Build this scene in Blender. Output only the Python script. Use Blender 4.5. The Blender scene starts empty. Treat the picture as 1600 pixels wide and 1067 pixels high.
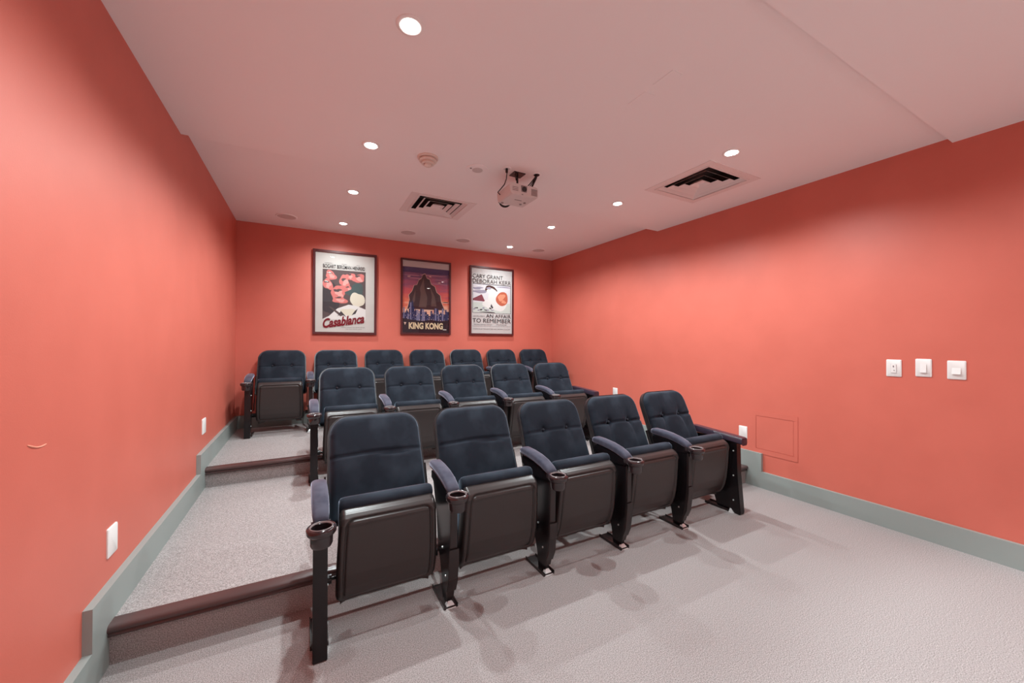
import bpy, bmesh, math, random
from mathutils import Vector, Matrix

# ------------------------------------------------------------------ camera
SC = bpy.context.scene
COL = SC.collection
f_px, yaw, pitch, roll = 597.61, 0.494183, 0.0062817, 0.0034806
fw = Vector((math.sin(yaw), math.cos(yaw), 0)); rt = Vector((math.cos(yaw), -math.sin(yaw), 0)); up = Vector((0, 0, 1))
fw2 = fw * math.cos(pitch) + up * math.sin(pitch); up2 = up * math.cos(pitch) - fw * math.sin(pitch)
r3 = rt * math.cos(roll) + up2 * math.sin(roll); u3 = up2 * math.cos(roll) - rt * math.sin(roll)
cam_d = bpy.data.cameras.new('camera'); cam = bpy.data.objects.new('camera', cam_d); COL.objects.link(cam)
cam_d.sensor_width = 36.0; cam_d.sensor_fit = 'HORIZONTAL'; cam_d.lens = f_px / 1600 * 36.0
cam_d.clip_start = 0.02
cam.matrix_world = Matrix(((r3.x, u3.x, -fw2.x, 0), (r3.y, u3.y, -fw2.y, 0), (r3.z, u3.z, -fw2.z, 1.3), (0, 0, 0, 1)))
SC.camera = cam

# ------------------------------------------------------------------ world, exposure
w = bpy.data.worlds.new('world'); SC.world = w; w.use_nodes = True
w.node_tree.nodes['Background'].inputs[0].default_value = (0.02, 0.02, 0.02, 1)
w.node_tree.nodes['Background'].inputs[1].default_value = 1.0
SC.view_settings.view_transform = 'Standard'
SC.view_settings.look = 'None'
SC.view_settings.exposure = 0.60
SC.view_settings.gamma = 1.0
SC.view_settings.use_curve_mapping = False
try:
    SC.cycles.max_bounces = 14
    SC.cycles.diffuse_bounces = 10
    SC.cycles.sample_clamp_indirect = 8
except Exception:
    pass

# lamp settings of the downlights
SPOT_W = 80.0          # watts of each recessed lamp's beam
SPOT_RGB = (0.90, 0.985, 1.0)
GLOW = 26.0            # emission of the lamp face

# ------------------------------------------------------------------ room numbers (metres)
XL, XR, YB, YF = -0.717, 3.671, 5.398, -2.6
C0, C1, C2 = 2.718, 2.644, 2.610       # ceiling heights, far to near
Y1, Y2 = 3.175, 0.821                  # where the ceiling changes height
S1, S2, H1, H2 = 2.129, 3.797, 0.165, 0.311
BT, BH = 0.028, 0.146                  # baseboard


def ceil_z(y):
    return C0 if y > Y1 else (C1 if y > Y2 else C2)


# ------------------------------------------------------------------ materials
MATS = {}


def mat(name, rgb, rough=0.5, metal=0.0, spec=0.5, noise=None, bump=None, coat=0.0, sheen=None, emit=None):
    """noise=(scale, second_rgb, detail)  bump=(scale, strength, distance)"""
    m = bpy.data.materials.new(name); m.use_nodes = True
    nt = m.node_tree; b = nt.nodes['Principled BSDF']
    b.inputs['Base Color'].default_value = (*rgb, 1)
    b.inputs['Roughness'].default_value = rough
    b.inputs['Metallic'].default_value = metal
    b.inputs['Specular IOR Level'].default_value = spec
    b.inputs['Coat Weight'].default_value = coat
    tc = nt.nodes.new('ShaderNodeTexCoord')
    if noise:
        n = nt.nodes.new('ShaderNodeTexNoise'); n.inputs['Scale'].default_value = noise[0]
        n.inputs['Detail'].default_value = noise[2] if len(noise) > 2 else 3
        mx = nt.nodes.new('ShaderNodeMix'); mx.data_type = 'RGBA'
        mx.inputs['A'].default_value = (*rgb, 1); mx.inputs['B'].default_value = (*noise[1], 1)
        rp = nt.nodes.new('ShaderNodeValToRGB'); rp.color_ramp.elements[0].position = 0.38; rp.color_ramp.elements[1].position = 0.62
        nt.links.new(tc.outputs['Object'], n.inputs['Vector'])
        nt.links.new(n.outputs['Fac'], rp.inputs[0]); nt.links.new(rp.outputs[0], mx.inputs['Factor'])
        nt.links.new(mx.outputs['Result'], b.inputs['Base Color'])
    if bump:
        n2 = nt.nodes.new('ShaderNodeTexNoise'); n2.inputs['Scale'].default_value = bump[0]; n2.inputs['Detail'].default_value = 2
        bp = nt.nodes.new('ShaderNodeBump'); bp.inputs['Strength'].default_value = bump[1]; bp.inputs['Distance'].default_value = bump[2]
        nt.links.new(tc.outputs['Object'], n2.inputs['Vector'])
        nt.links.new(n2.outputs['Fac'], bp.inputs['Height']); nt.links.new(bp.outputs['Normal'], b.inputs['Normal'])
    if sheen:
        b.inputs['Sheen Weight'].default_value = sheen[0]
        b.inputs['Sheen Roughness'].default_value = sheen[1]
        b.inputs['Sheen Tint'].default_value = (*sheen[2], 1)
    if emit:
        b.inputs['Emission Color'].default_value = (*emit[0], 1)
        b.inputs['Emission Strength'].default_value = emit[1]
    MATS[name] = m
    return m


M_WALL = mat('red_wall_paint', (0.59, 0.142, 0.100), 0.47, noise=(3.0, (0.62, 0.152, 0.108), 4), bump=(180, 0.10, 0.002), spec=0.5)
M_BOUNCE = mat('bounce_screen_white', (0.85, 0.85, 0.84), 0.7)  # white of the added bounce screen
M_CEIL = mat('ceiling_paint', (0.88, 0.86, 0.85), 0.75, bump=(120, 0.05, 0.001), spec=0.2)
M_CARPET = mat('carpet_pile', (0.215, 0.196, 0.191), 0.95, noise=(240, (0.43, 0.402, 0.395), 5), bump=(330, 0.55, 0.003), spec=0.1)
M_BASE = mat('grey_green_paint', (0.275, 0.32, 0.305), 0.42)
M_NOSE = mat('brown_rubber_nosing', (0.075, 0.042, 0.040), 0.24)
M_VELVET = mat('navy_velvet', (0.009, 0.013, 0.021), 0.85, noise=(6.0, (0.022, 0.031, 0.044), 3), bump=(600, 0.15, 0.001), spec=0.2, sheen=(0.46, 0.30, (0.58, 0.72, 0.92)))
M_VELVETA = mat('navy_velvet_armrest', (0.034, 0.037, 0.058), 0.85, noise=(14.0, (0.062, 0.066, 0.092), 3), bump=(600, 0.15, 0.001), spec=0.2, sheen=(0.7, 0.35, (0.75, 0.75, 0.92)))
M_BUTTON = mat('velvet_button', (0.012, 0.014, 0.022), 0.9, sheen=(0.2, 0.4, (0.6, 0.6, 0.8)))
M_SHELL = mat('black_seat_plastic', (0.018, 0.016, 0.018), 0.4)
M_PAN = mat('dark_brown_seat_plastic', (0.034, 0.027, 0.026), 0.32, bump=(500, 0.12, 0.0006))
M_METAL = mat('black_enamel_metal', (0.008, 0.006, 0.007), 0.26, spec=0.38)
M_METALB = mat('dark_brown_enamel_metal', (0.022, 0.016, 0.016), 0.25, spec=0.45)
M_CUP = mat('black_gloss_plastic', (0.022, 0.014, 0.016), 0.16, coat=0.4)
M_RIM = mat('worn_grey_rim', (0.20, 0.17, 0.17), 0.18)
M_VINYL = mat('dark_plum_vinyl', (0.030, 0.020, 0.034), 0.3)
M_STEEL = mat('bright_steel', (0.60, 0.63, 0.63), 0.28, metal=0.35)
M_WHITE = mat('white_plastic', (0.80, 0.80, 0.78), 0.35)
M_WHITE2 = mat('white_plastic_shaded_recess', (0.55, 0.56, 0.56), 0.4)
M_BEIGE = mat('aged_beige_plastic', (0.74, 0.64, 0.57), 0.5)
M_DUCT = mat('dark_duct', (0.03, 0.022, 0.02), 0.8)
M_VENT = mat('vent_enamel', (0.78, 0.73, 0.71), 0.5)
M_GRILLE = mat('speaker_grille', (0.60, 0.54, 0.52), 0.7)
M_GREY = mat('grey_plastic', (0.25, 0.22, 0.22), 0.5)
M_PROJ = mat('projector_casing', (0.66, 0.62, 0.60), 0.4)
M_FRAME = mat('dark_mahogany_frame', (0.085, 0.016, 0.018), 0.3)
M_PAPER = mat('poster_paper', (0.52, 0.51, 0.50), 1.0, spec=0.0)
M_GLOW = mat('lamp_face', (0.9, 0.9, 0.9), 0.4, emit=((1.0, 0.95, 0.88), GLOW))
M_TRIM = mat('downlight_trim_enamel', (0.85, 0.84, 0.82), 0.35)
M_SPACKLE = mat('pale_wall_scuff', (0.70, 0.27, 0.18), 0.6)


def flat(name, rgb):
    return MATS.get(name) or mat(name, tuple(c * .8 for c in rgb), 1.0, spec=0.0)


def glass_mat():
    m = bpy.data.materials.new('poster_glass'); m.use_nodes = True; nt = m.node_tree
    for n in list(nt.nodes):
        nt.nodes.remove(n)
    o = nt.nodes.new('ShaderNodeOutputMaterial'); t = nt.nodes.new('ShaderNodeBsdfTransparent'); g = nt.nodes.new('ShaderNodeBsdfGlossy')
    g.inputs['Roughness'].default_value = 0.02; f = nt.nodes.new('ShaderNodeFresnel'); f.inputs[0].default_value = 1.5
    mx = nt.nodes.new('ShaderNodeMixShader')
    geo = nt.nodes.new('ShaderNodeNewGeometry'); inv = nt.nodes.new('ShaderNodeMath'); inv.operation = 'SUBTRACT'; inv.inputs[0].default_value = 1
    mu = nt.nodes.new('ShaderNodeMath'); mu.operation = 'MULTIPLY'
    nt.links.new(geo.outputs['Backfacing'], inv.inputs[1]); nt.links.new(inv.outputs[0], mu.inputs[0]); nt.links.new(f.outputs[0], mu.inputs[1])
    nt.links.new(mu.outputs[0], mx.inputs[0]); nt.links.new(t.outputs[0], mx.inputs[1]); nt.links.new(g.outputs[0], mx.inputs[2])
    nt.links.new(mx.outputs[0], o.inputs[0])
    return m


M_GLASS = glass_mat()


# ------------------------------------------------------------------ object helpers
def link(name, me, parent=None, loc=None, rot=None):
    o = bpy.data.objects.new(name, me); COL.objects.link(o)
    if parent is not None:
        o.parent = parent
    if loc is not None:
        o.location = loc
    if rot is not None:
        o.rotation_euler = rot
    return o


def tag(o, label=None, cat=None, group=None, kind=None):
    if label: o['label'] = label
    if cat: o['category'] = cat
    if group: o['group'] = group
    if kind: o['kind'] = kind
    return o


def empty(name, loc, label, cat, group=None, rotz=0):
    o = link(name, None, None, loc, (0, 0, rotz)); o.empty_display_size = 0.1
    return tag(o, label, cat, group)


class MB:
    """collects shapes and builds one mesh"""
    def __init__(self):
        self.v = []; self.f = []; self.mi = []; self.cur = 0

    def add(self, vs, fs):
        n = len(self.v); self.v += [tuple(v) for v in vs]
        for q in fs:
            self.f.append([i + n for i in q]); self.mi.append(self.cur)
        return self

    def box(self, x0, x1, y0, y1, z0, z1):
        vs = [(x, y, z) for x in (x0, x1) for y in (y0, y1) for z in (z0, z1)]
        return self.add(vs, [(0, 1, 3, 2), (4, 6, 7, 5), (0, 4, 5, 1), (2, 3, 7, 6), (0, 2, 6, 4), (1, 5, 7, 3)])

    def prism(self, pts, a0, a1, axis='x'):
        """pts in the other two axes, extruded along axis from a0 to a1"""
        n = len(pts)

        def mk(a, p):
            return {'x': (a, p[0], p[1]), 'y': (p[0], a, p[1]), 'z': (p[0], p[1], a)}[axis]
        vs = [mk(a0, p) for p in pts] + [mk(a1, p) for p in pts]
        fs = [tuple(range(n))[::-1], tuple(range(n, 2 * n))] + [(i, (i + 1) % n, n + (i + 1) % n, n + i) for i in range(n)]
        return self.add(vs, fs)

    def lathe(self, prof, cx=0, cy=0, seg=32, sy=1.0, cap=False):
        """prof: (r, z) list"""
        vs = []; fs = []
        for r, z in prof:
            for k in range(seg):
                a = 2 * math.pi * k / seg
                vs.append((cx + r * math.cos(a), cy + r * sy * math.sin(a), z))
        for i in range(len(prof) - 1):
            for k in range(seg):
                k2 = (k + 1) % seg
                fs.append((i * seg + k, i * seg + k2, (i + 1) * seg + k2, (i + 1) * seg + k))
        if cap:
            fs.append(tuple(range(seg))[::-1]); fs.append(tuple((len(prof) - 1) * seg + k for k in range(seg)))
        return self.add(vs, fs)

    def tube(self, pts, r, seg=8):
        P = [Vector(p) for p in pts]; vs = []; fs = []
        rad = r if isinstance(r, (list, tuple)) else [r] * len(P)
        for i, p in enumerate(P):
            d = (P[min(i + 1, len(P) - 1)] - P[max(i - 1, 0)]).normalized()
            a = d.orthogonal().normalized() if i == 0 else (pa - d * pa.dot(d)).normalized()
            pa = a; b = d.cross(a)
            for k in range(seg):
                t = 2 * math.pi * k / seg
                vs.append(p + (a * math.cos(t) + b * math.sin(t)) * rad[i])
        for i in range(len(P) - 1):
            for k in range(seg):
                k2 = (k + 1) % seg
                fs.append((i * seg + k, i * seg + k2, (i + 1) * seg + k2, (i + 1) * seg + k))
        fs.append(tuple(range(seg))[::-1]); fs.append(tuple((len(P) - 1) * seg + k for k in range(seg)))
        return self.add(vs, fs)

    def sections(self, secs, closed_caps=True):
        """loft through equal-length point rings"""
        n = len(secs[0]); vs = [p for s in secs for p in s]; fs = []
        for i in range(len(secs) - 1):
            for k in range(n):
                k2 = (k + 1) % n
                fs.append((i * n + k, i * n + k2, (i + 1) * n + k2, (i + 1) * n + k))
        if closed_caps:
            fs.append(tuple(range(n))[::-1]); fs.append(tuple((len(secs) - 1) * n + k for k in range(n)))
        return self.add(vs, fs)

    def mesh(self, name, mats, smooth=None, bevel=0):
        me = bpy.data.meshes.new(name); me.from_pydata(self.v, [], self.f); me.update()
        bm = bmesh.new(); bm.from_mesh(me)
        bmesh.ops.recalc_face_normals(bm, faces=bm.faces)
        if bevel:
            es = [e for e in bm.edges if len(e.link_faces) == 2 and e.calc_face_angle(0) > 0.5]
            bmesh.ops.bevel(bm, geom=es, offset=bevel, segments=2, affect='EDGES', clamp_overlap=True)
        if smooth is not None:
            for fc in bm.faces: fc.smooth = True
            for e in bm.edges:
                if len(e.link_faces) == 2 and e.calc_face_angle(0) > math.radians(smooth): e.smooth = False
        bm.to_mesh(me); bm.free()
        for m in (mats if isinstance(mats, (list, tuple)) else [mats]):
            me.materials.append(m)
        if not bevel and len(me.polygons) == len(self.mi):
            for p, i in zip(me.polygons, self.mi): p.material_index = i
        return me

    def build(self, name, mats, parent=None, smooth=None, bevel=0, loc=None, rot=None):
        return link(name, self.mesh(name, mats, smooth, bevel), parent, loc, rot)


# ------------------------------------------------------------------ the setting
def grid_slab(mb, xs, ys, z0, z1, holes):
    for i in range(len(xs) - 1):
        for j in range(len(ys) - 1):
            cx = (xs[i] + xs[i + 1]) / 2; cy = (ys[j] + ys[j + 1]) / 2
            if any(h[0] < cx < h[1] and h[2] < cy < h[3] for h in holes):
                continue
            mb.box(xs[i], xs[i + 1], ys[j], ys[j + 1], z0, z1)


VENTS = [(1.19, 3.86, C0, 0.655, 0.57, 0.245), (2.905, 2.07, C1, 0.635, 0.62, 0.245)]   # cx, cy, z, plate w, plate d, half core
mb = MB()
for (y0, y1, z) in ((Y1, YB + .1, C0), (Y2, Y1, C1), (YF - .1, Y2, C2)):
    hs = [(cx - h, cx + h, cy - h, cy + h) for cx, cy, zz, pw, pd, h in VENTS if y0 < cy < y1]
    xs = sorted({XL - .1, XR + .1, *[a for h in hs for a in h[:2]]}); ys = sorted({y0, y1, *[a for h in hs for a in h[2:]]})
    grid_slab(mb, xs, ys, z, 3.0, hs)
tag(mb.build('ceiling', M_CEIL), kind='structure')

tag(MB().box(XL, XR, YF, S1, -0.1, 0).build('floor', M_CARPET), kind='structure')
t1 = tag(MB().box(XL, XR, S1, S2, -0.1, H1).build('floor_tier', M_CARPET), kind='structure')
t2 = tag(MB().box(XL, XR, S2, YB, -0.1, H2).build('floor_tier', M_CARPET), kind='structure')
for t, s, h in ((t1, S1, H1), (t2, S2, H2)):
    prof = [(s + .045, h), (s + .045, h + .003), (s - .012, h + .004), (s - .022, h - .001), (s - .027, h - .009), (s - .027, h - .018), (s - .022, h - .025),
            (s - .014, h - .029), (s - .016, h - .033), (s - .019, h - .037), (s - .017, h - .043), (s - .008, h - .047), (s - .001, h - .047), (s - .001, h)]
    MB().prism(prof, XL + BT, XR - BT).build('step_nosing', M_NOSE, t, smooth=50)

tag(MB().box(XL - .1, XL, YF - .1, YB + .1, -.1, 3.0).build('wall_left', M_WALL), kind='structure')
tag(MB().box(XR, XR + .1, YF - .1, YB + .1, -.1, 3.0).build('wall_right', M_WALL), kind='structure')
tag(MB().box(XL, XR, YB, YB + .1, -.1, 3.0).build('wall_back', M_WALL), kind='structure')
wf = tag(MB().box(XL, XR, YF - .1, YF, -.1, 3.0).build('wall_front', M_WALL), kind='structure')
MB().box(XL + .2, XR - .2, YF, YF + .03, .45, 2.15).build('bounce_screen', M_BOUNCE, wf)  # unseen white screen, added to bounce fill light into the room


def base_profile(ya, yb_):
    e1, e2 = S1 - .142, S2 - .155
    return [(ya, 0), (ya, BH), (e1, BH), (e1, H1 + BH), (e2, H1 + BH), (e2, H2 + BH), (yb_, H2 + BH), (yb_, H2), (S2, H2), (S2, H1), (S1, H1), (S1, 0)]


# (outline goes along the stepped floor; convex pieces keep the faces clean)
def base_side(x0, x1, name):
    e1, e2 = S1 - .142, S2 - .155
    mb = MB()
    mb.prism([(YF, 0), (YF, BH), (e1, BH), (e1, 0)], x0, x1)
    mb.prism([(e1, 0), (e1, H1 + BH), (S1, H1 + BH), (S1, 0)], x0, x1)
    mb.prism([(S1, H1), (S1, H1 + BH), (e2, H1 + BH), (e2, H1)], x0, x1)
    mb.prism([(e2, H1), (e2, H2 + BH), (S2, H2 + BH), (S2, H1)], x0, x1)
    mb.prism([(S2, H2), (S2, H2 + BH), (YB, H2 + BH), (YB, H2)], x0, x1)
    return tag(mb.build(name, M_BASE), kind='structure')


base_side(XL, XL + BT, 'baseboard_left')
base_side(XR - BT, XR, 'baseboard_right')
tag(MB().box(XL + BT, XR - BT, YB - BT, YB, H2, H2 + BH).build('baseboard_back', M_BASE), kind='structure')

# ------------------------------------------------------------------ downlights, plus an added fill pair behind the camera
LIGHT_Y = [(-1.35, 0), (0.352, 0), (1.62, 1), (2.73, 1), (3.85, 1), (4.92, 1)]
DL = [(0.38, y, v) for y, v in LIGHT_Y] + [(2.61, y, v) for y, v in LIGHT_Y]
order = {1.62: 'nearest the camera', 2.73: 'second from the camera', 3.85: 'third from the camera', 4.92: 'closest to the poster wall'}
ring = MB().lathe([(0.056, 0.0), (0.058, -0.003), (0.054, -0.006), (0.044, -0.007), (0.038, -0.004), (0.036, 0.0)], seg=40).mesh('trim_ring', M_TRIM, smooth=40)
face = MB().lathe([(0.0005, -0.013), (0.014, -0.012), (0.026, -0.009), (0.034, -0.005), (0.037, -0.0005)], seg=32).mesh('lamp_face', M_GLOW, smooth=60)
sp = bpy.data.lights.new('downlight_or_fill_beam', 'SPOT'); sp.energy = SPOT_W; sp.color = SPOT_RGB
sp.spot_size = math.radians(156); sp.spot_blend = 0.60; sp.shadow_soft_size = 0.028
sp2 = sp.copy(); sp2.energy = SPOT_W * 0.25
sp4 = sp.copy(); sp4.energy = SPOT_W * 0.66; sp4.spot_blend = 0.95   # the pair close to the poster wall
sp_fill = sp.copy(); sp_fill.energy = SPOT_W * 2.9; sp_fill.spot_size = math.radians(92); sp_fill.spot_blend = 0.3  # added fill lamps, unseen behind the camera, to brighten the ceiling
for x, y, v in DL:
    side = 'aisle-side' if x < 1 else 'switch-wall-side'
    if v:
        d = empty('downlight', (x, y, ceil_z(y)), 'small round recessed downlight, lit, in the %s ceiling row, %s' % (side, order[y]), 'downlight', 'recessed downlights in the ceiling')
        link('trim_ring', ring, d); link('lamp_face', face, d)
        o = link('downlight_or_fill_beam', sp4 if y > 4.5 else sp, d, (0, 0, -0.018))
    else:
        o = link('downlight_or_fill_beam', (sp_fill if y < 0 else sp2), None, (x, y, ceil_z(y) - 0.014))


# ------------------------------------------------------------------ ceiling diffusers
def vent(cx, cy, z, pw, pd, h, label):
    r = empty('air_diffuser', (cx, cy, z), label, 'air vent', 'square ceiling air diffusers')
    mb = MB()
    for (a, b, c, d) in ((-pw/2, pw/2, -pd/2, -h), (-pw/2, pw/2, h, pd/2), (-pw/2, -h, -h, h), (h, pw/2, -h, h)):
        mb.box(a, b, c, d, -0.004, 0.0)
    mb.build('face_plate', M_VENT, r)
    # raised lip round the opening
    k = h + .012
    lip = MB()
    for (a, b, c, d) in ((-k, k, -k, -h), (-k, k, h, k), (-k, -h, -h, h), (h, k, -h, h)):
        lip.box(a, b, c, d, -0.009, -0.004)
    lip.build('opening_lip', M_VENT, r)
    du = MB(); e = h - .001
    for (a, b, c, d) in ((-e, e, -e, -e + .004), (-e, e, e - .004, e), (-e, -e + .004, -e, e), (e - .004, e, -e, e)):
        du.box(a, b, c, d, 0.024, 0.14)
    du.box(-e, e, -e, e, .14, .145)
    du.build('duct_box', M_DUCT, r)
    for lo, hi in ((.2445, .220), (.186, .158), (.124, .096), (.062, .036)):
        m = MB(); vs = []
        for (q, zz) in ((lo, -.001), (hi, .020), (hi - .003, .021), (lo - .004, .001)):
            vs += [(-q, -q, zz), (q, -q, zz), (q, q, zz), (-q, q, zz)]
        fs = []
        for i in range(3):
            for k2 in range(4):
                fs.append((i * 4 + k2, i * 4 + (k2 + 1) % 4, (i + 1) * 4 + (k2 + 1) % 4, (i + 1) * 4 + k2))
        for k2 in range(4):
            fs.append((12 + k2, 12 + (k2 + 1) % 4, (k2 + 1) % 4, k2))
        m.add(vs, fs); m.build('louvre', M_VENT, r)
    MB().box(-.036, .036, -.036, .036, .018, .021).build('centre_plate', M_VENT, r)


vent(*VENTS[0], 'square white air diffuser set in the ceiling between the projector and the poster wall')
vent(*VENTS[1], 'square white air diffuser in the ceiling close to the switch wall')

# ------------------------------------------------------------------ small ceiling things
r = empty('smoke_detector', (0.768, 2.715, C1), 'beige stepped round smoke detector on the ceiling beside the aisle-side downlights', 'smoke detector')
MB().lathe([(.0005, 0), (.074, 0), (.074, -.008), (.070, -.012), (.060, -.013), (.050, -.010)], seg=40).build('mounting_base', M_BEIGE, r, smooth=30)
MB().lathe([(.050, -.010), (.050, -.020), (.062, -.022), (.062, -.030), (.054, -.033), (.040, -.031), (.038, -.040), (.046, -.043), (.044, -.050), (.030, -.050)], seg=40).build('vented_body', M_BEIGE, r, smooth=30)
MB().lathe([(.028, -.048), (.026, -.062), (.018, -.067), (.0005, -.068)], seg=32).build('sensor_dome', M_BEIGE, r, smooth=30)
r = empty('ceiling_disc', (1.155, 2.715, C1), 'flat round white ceiling disc with a darker inset, between smoke detector and projector', 'ceiling sensor')
MB().lathe([(.0005, 0), (.088, 0), (.088, -.004), (.084, -.007), (.0005, -.008)], seg=48).build('cover_disc', M_CEIL, r, smooth=30)
MB().lathe([(.040, -.007), (.040, -.010), (.034, -.012), (.0005, -.012)], seg=32).build('sensor_inset', M_GRILLE, r, smooth=30)
MB().lathe([(.008, -.007), (.008, -.010), (.0005, -.011)], cx=-.058, cy=-.01, seg=12).build('indicator', M_GREY, r)
spk = ['nearest the aisle wall', 'between the first two posters', 'above the dark middle poster', 'nearest the switch wall']
for i, (x, y) in enumerate(((-.20, 4.96), (1.14, 4.92), (1.885, 4.93), (3.09, 4.90))):
    r = empty('ceiling_speaker', (x, y, C0), 'round flush ceiling speaker before the poster wall, %s' % spk[i], 'speaker', 'round ceiling speakers before the poster wall')
    MB().lathe([(.108, 0), (.108, -.005), (.100, -.009), (.092, -.007), (.092, 0)], seg=48).build('bezel', M_CEIL, r, smooth=30)
    MB().lathe([(.092, -.004), (.05, -.0075), (.0005, -.0085)], seg=48).build('grille', M_GRILLE, r, smooth=30)
for i, (cx, cy, a) in enumerate(((1.612, 1.51, 0), (1.607, 1.33, 0))):
    m = MB().box(-.035, .035, -.062, .062, -.0022, 0).build('access_cover', M_CEIL, loc=(cx, cy, C1))
    tag(m, ('faint painted rectangular cover on the ceiling, ' + ('the one closer to the projector' if i == 0 else 'the one farther from the projector')), 'access cover', 'small painted covers on the ceiling')

# ------------------------------------------------------------------ projector
pr = empty('projector', (1.468, 2.63, C1), 'white ceiling projector hanging on a short black mount with loose cables', 'projector')
MB().box(-.05, .05, -.03, .06, -.006, 0).build('ceiling_plate', M_METALB, pr)
mb = MB(); mb.tube([(0, .015, -.004), (0, .015, -.10)], .008, 12); mb.tube([(-.02, .015, -.004), (-.01, .015, -.05)], .004, 8)
mb.build('mount_pole', M_METAL, pr, smooth=40)
mb = MB(); mb.box(-.055, .055, -.025, .055, -.115, -.098); mb.box(-.085, .05, .0, .02, -.121, -.112)
mb.build('mount_bracket', M_METAL, pr)
yb0, yb1, zt, zb = -.09, .135, -.120, -.208
body = MB()
prof = [(-.115, zb + .012), (-.105, zb), (.115, zb), (.128, zb + .014), (.128, zt - .012), (.115, zt), (-.105, zt), (-.122, zt - .015)]
body.prism(prof, yb0, yb1, 'y')
bo = body.build('casing', M_PROJ, pr, bevel=.004, smooth=35)
MB().prism([(-.022, zb + .03), (.022, zb + .03), (.026, zt - .012), (-.026, zt - .012)], yb0 - .006, yb0 + .004, 'y').build('lens_surround', M_GREY, pr)
m = MB(); m.lathe([(.0005, 0), (.017, .001), (.019, .004), (.019, -.004)], seg=24)
m.build('lens', M_CUP, pr, smooth=30, loc=(0, yb0 - .008, (zb + zt) / 2 + .006), rot=(math.pi / 2, 0, 0))
for k in range(6):
    MB().box(.066, .118, yb0 - .003, yb0 + .002, zb + .018 + k * .009, zb + .022 + k * .009).build('vent_slat', M_GREY, pr)
for k in range(3):
    MB().box(-.1, -.05, yb0 - .002, yb0 + .002, zb + .030 + k * .012, zb + .034 + k * .012).build('vent_slat', M_GREY, pr)
MB().box(-.03, .03, .0, .006, zb - .003, zb).build('label_strip', M_GREY, pr)
for (x, y) in ((.06, .07), (.075, .03), (-.085, .11)):
    MB().lathe([(.0005, zb - .006), (.010, zb - .006), (.011, zb)], cx=x, cy=y, seg=12).build('foot', M_GREY, pr)
MB().box(-.02, -.008, yb0 - .003, yb0 + .002, zb + .006, zb + .012).build('maker_mark', M_GREY, pr)
cb = MB()
for k in range(3):
    pts = []
    for s in range(13):
        a = math.pi * s / 12
        pts.append((-.045 + .055 * math.cos(a) + .006 * k, .135 + .008 * k + .025 * math.sin(a), zb + .03 - (.045 - .009 * k) * math.sin(a)))
    cb.tube(pts, .0032, 6)
cb.tube([(-.10, .15, zb + .012), (-.04, .165, zb - .006), (.01, .15, zb + .010)], .003, 6)
cb.build('cable_loop', M_METAL, pr, smooth=60)
# cables and their ceiling grommets
MB().tube([(-.121, -.035, 0), (-.121, -.035, -.030), (-.119, -.035, -.036), (-.122, -.03, -.08), (-.128, -.01, -.115), (-.145, .03, -.145), (-.15, .06, -.155), (-.120, .08, -.162)],
          [.010, .010, .004, .004, .004, .004, .004, .004], 8).build('power_cable', M_METAL, pr, smooth=60)
mb = MB()
mb.tube([(.130, -.06, 0), (.126, -.05, -.02), (.095, -.02, -.07), (.060, .0, -.11), (.03, .02, -.125)], .0042, 8)
mb.tube([(.133, -.06, 0), (.130, -.055, -.02), (.105, -.02, -.075), (.075, .0, -.12)], .0035, 8)
mb.tube([(.136, -.06, 0), (.133, -.05, -.03), (.120, .0, -.09), (.108, .04, -.125)], [.010, .007, .008, .011], 8)
mb.build('signal_cable', M_METAL, pr, smooth=60)
for gx, gy in ((-.121, -.035), (.133, -.06)):
    MB().lathe([(.020, 0), (.036, 0), (.036, -.003), (.032, -.006), (.022, -.006), (.020, 0)], cx=gx, cy=gy, seg=28).build('cable_grommet', M_CEIL, pr, smooth=30)
MB().lathe([(.0005, -.001), (.020, -.001), (.024, -.007), (.018, -.012), (.0005, -.013)], cx=.133, cy=-.06, seg=20).build('cable_boot', M_METAL, pr, smooth=30)


# ------------------------------------------------------------------ wall plates, switches, access panel
def rrect(w, h, r, n=4):
    pts = []
    for cx, cy, a0 in ((w/2 - r, h/2 - r, 0), (-w/2 + r, h/2 - r, 90), (-w/2 + r, -h/2 + r, 180), (w/2 - r, -h/2 + r, 270)):
        for k in range(n + 1):
            a = math.radians(a0 + 90 * k / n); pts.append((cx + r * math.cos(a), cy + r * math.sin(a)))
    return pts


def plate(name, parent, x, sgn, y, z, w, h, th=.006, m=M_WHITE, r=.006, off=0.0):
    mb = MB()
    a = [(x + sgn * off, y + p[0], z + p[1]) for p in rrect(w, h, r)]
    b = [(x + sgn * (off + th * .6), y + p[0], z + p[1]) for p in rrect(w, h, r)]
    c = [(x + sgn * (off + th), y + p[0], z + p[1]) for p in rrect(w - .008, h - .008, r * .7)]
    mb.sections([a, b, c])
    return mb.build(name, m, parent, smooth=40)


for (x, s, y, z, ww, hh, lab) in (
        (XR, -1, 2.165, .468, .078, .118, 'white wall plate on the switch wall above the front row end arm'),
        (XR, -1, 3.875, .655, .085, .118, 'white wall plate on the switch wall near the second row'),
        (XR, -1, 2.865, .560, .085, .118, 'white wall plate half hidden behind the last front row chair'),
        (XL, 1, 2.222, .468, .090, .122, 'white wall plate on the aisle wall above the first step'),
        (XL, 1, 3.865, .635, .110, .122, 'small white wall plate on the aisle wall above the second step')):
    r = plate('wall_plate', None, 0, s, 0, 0, ww, hh, .007)
    r.location = (x, y, z)
    tag(r, lab, 'wall plate', 'blank white wall plates')


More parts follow.
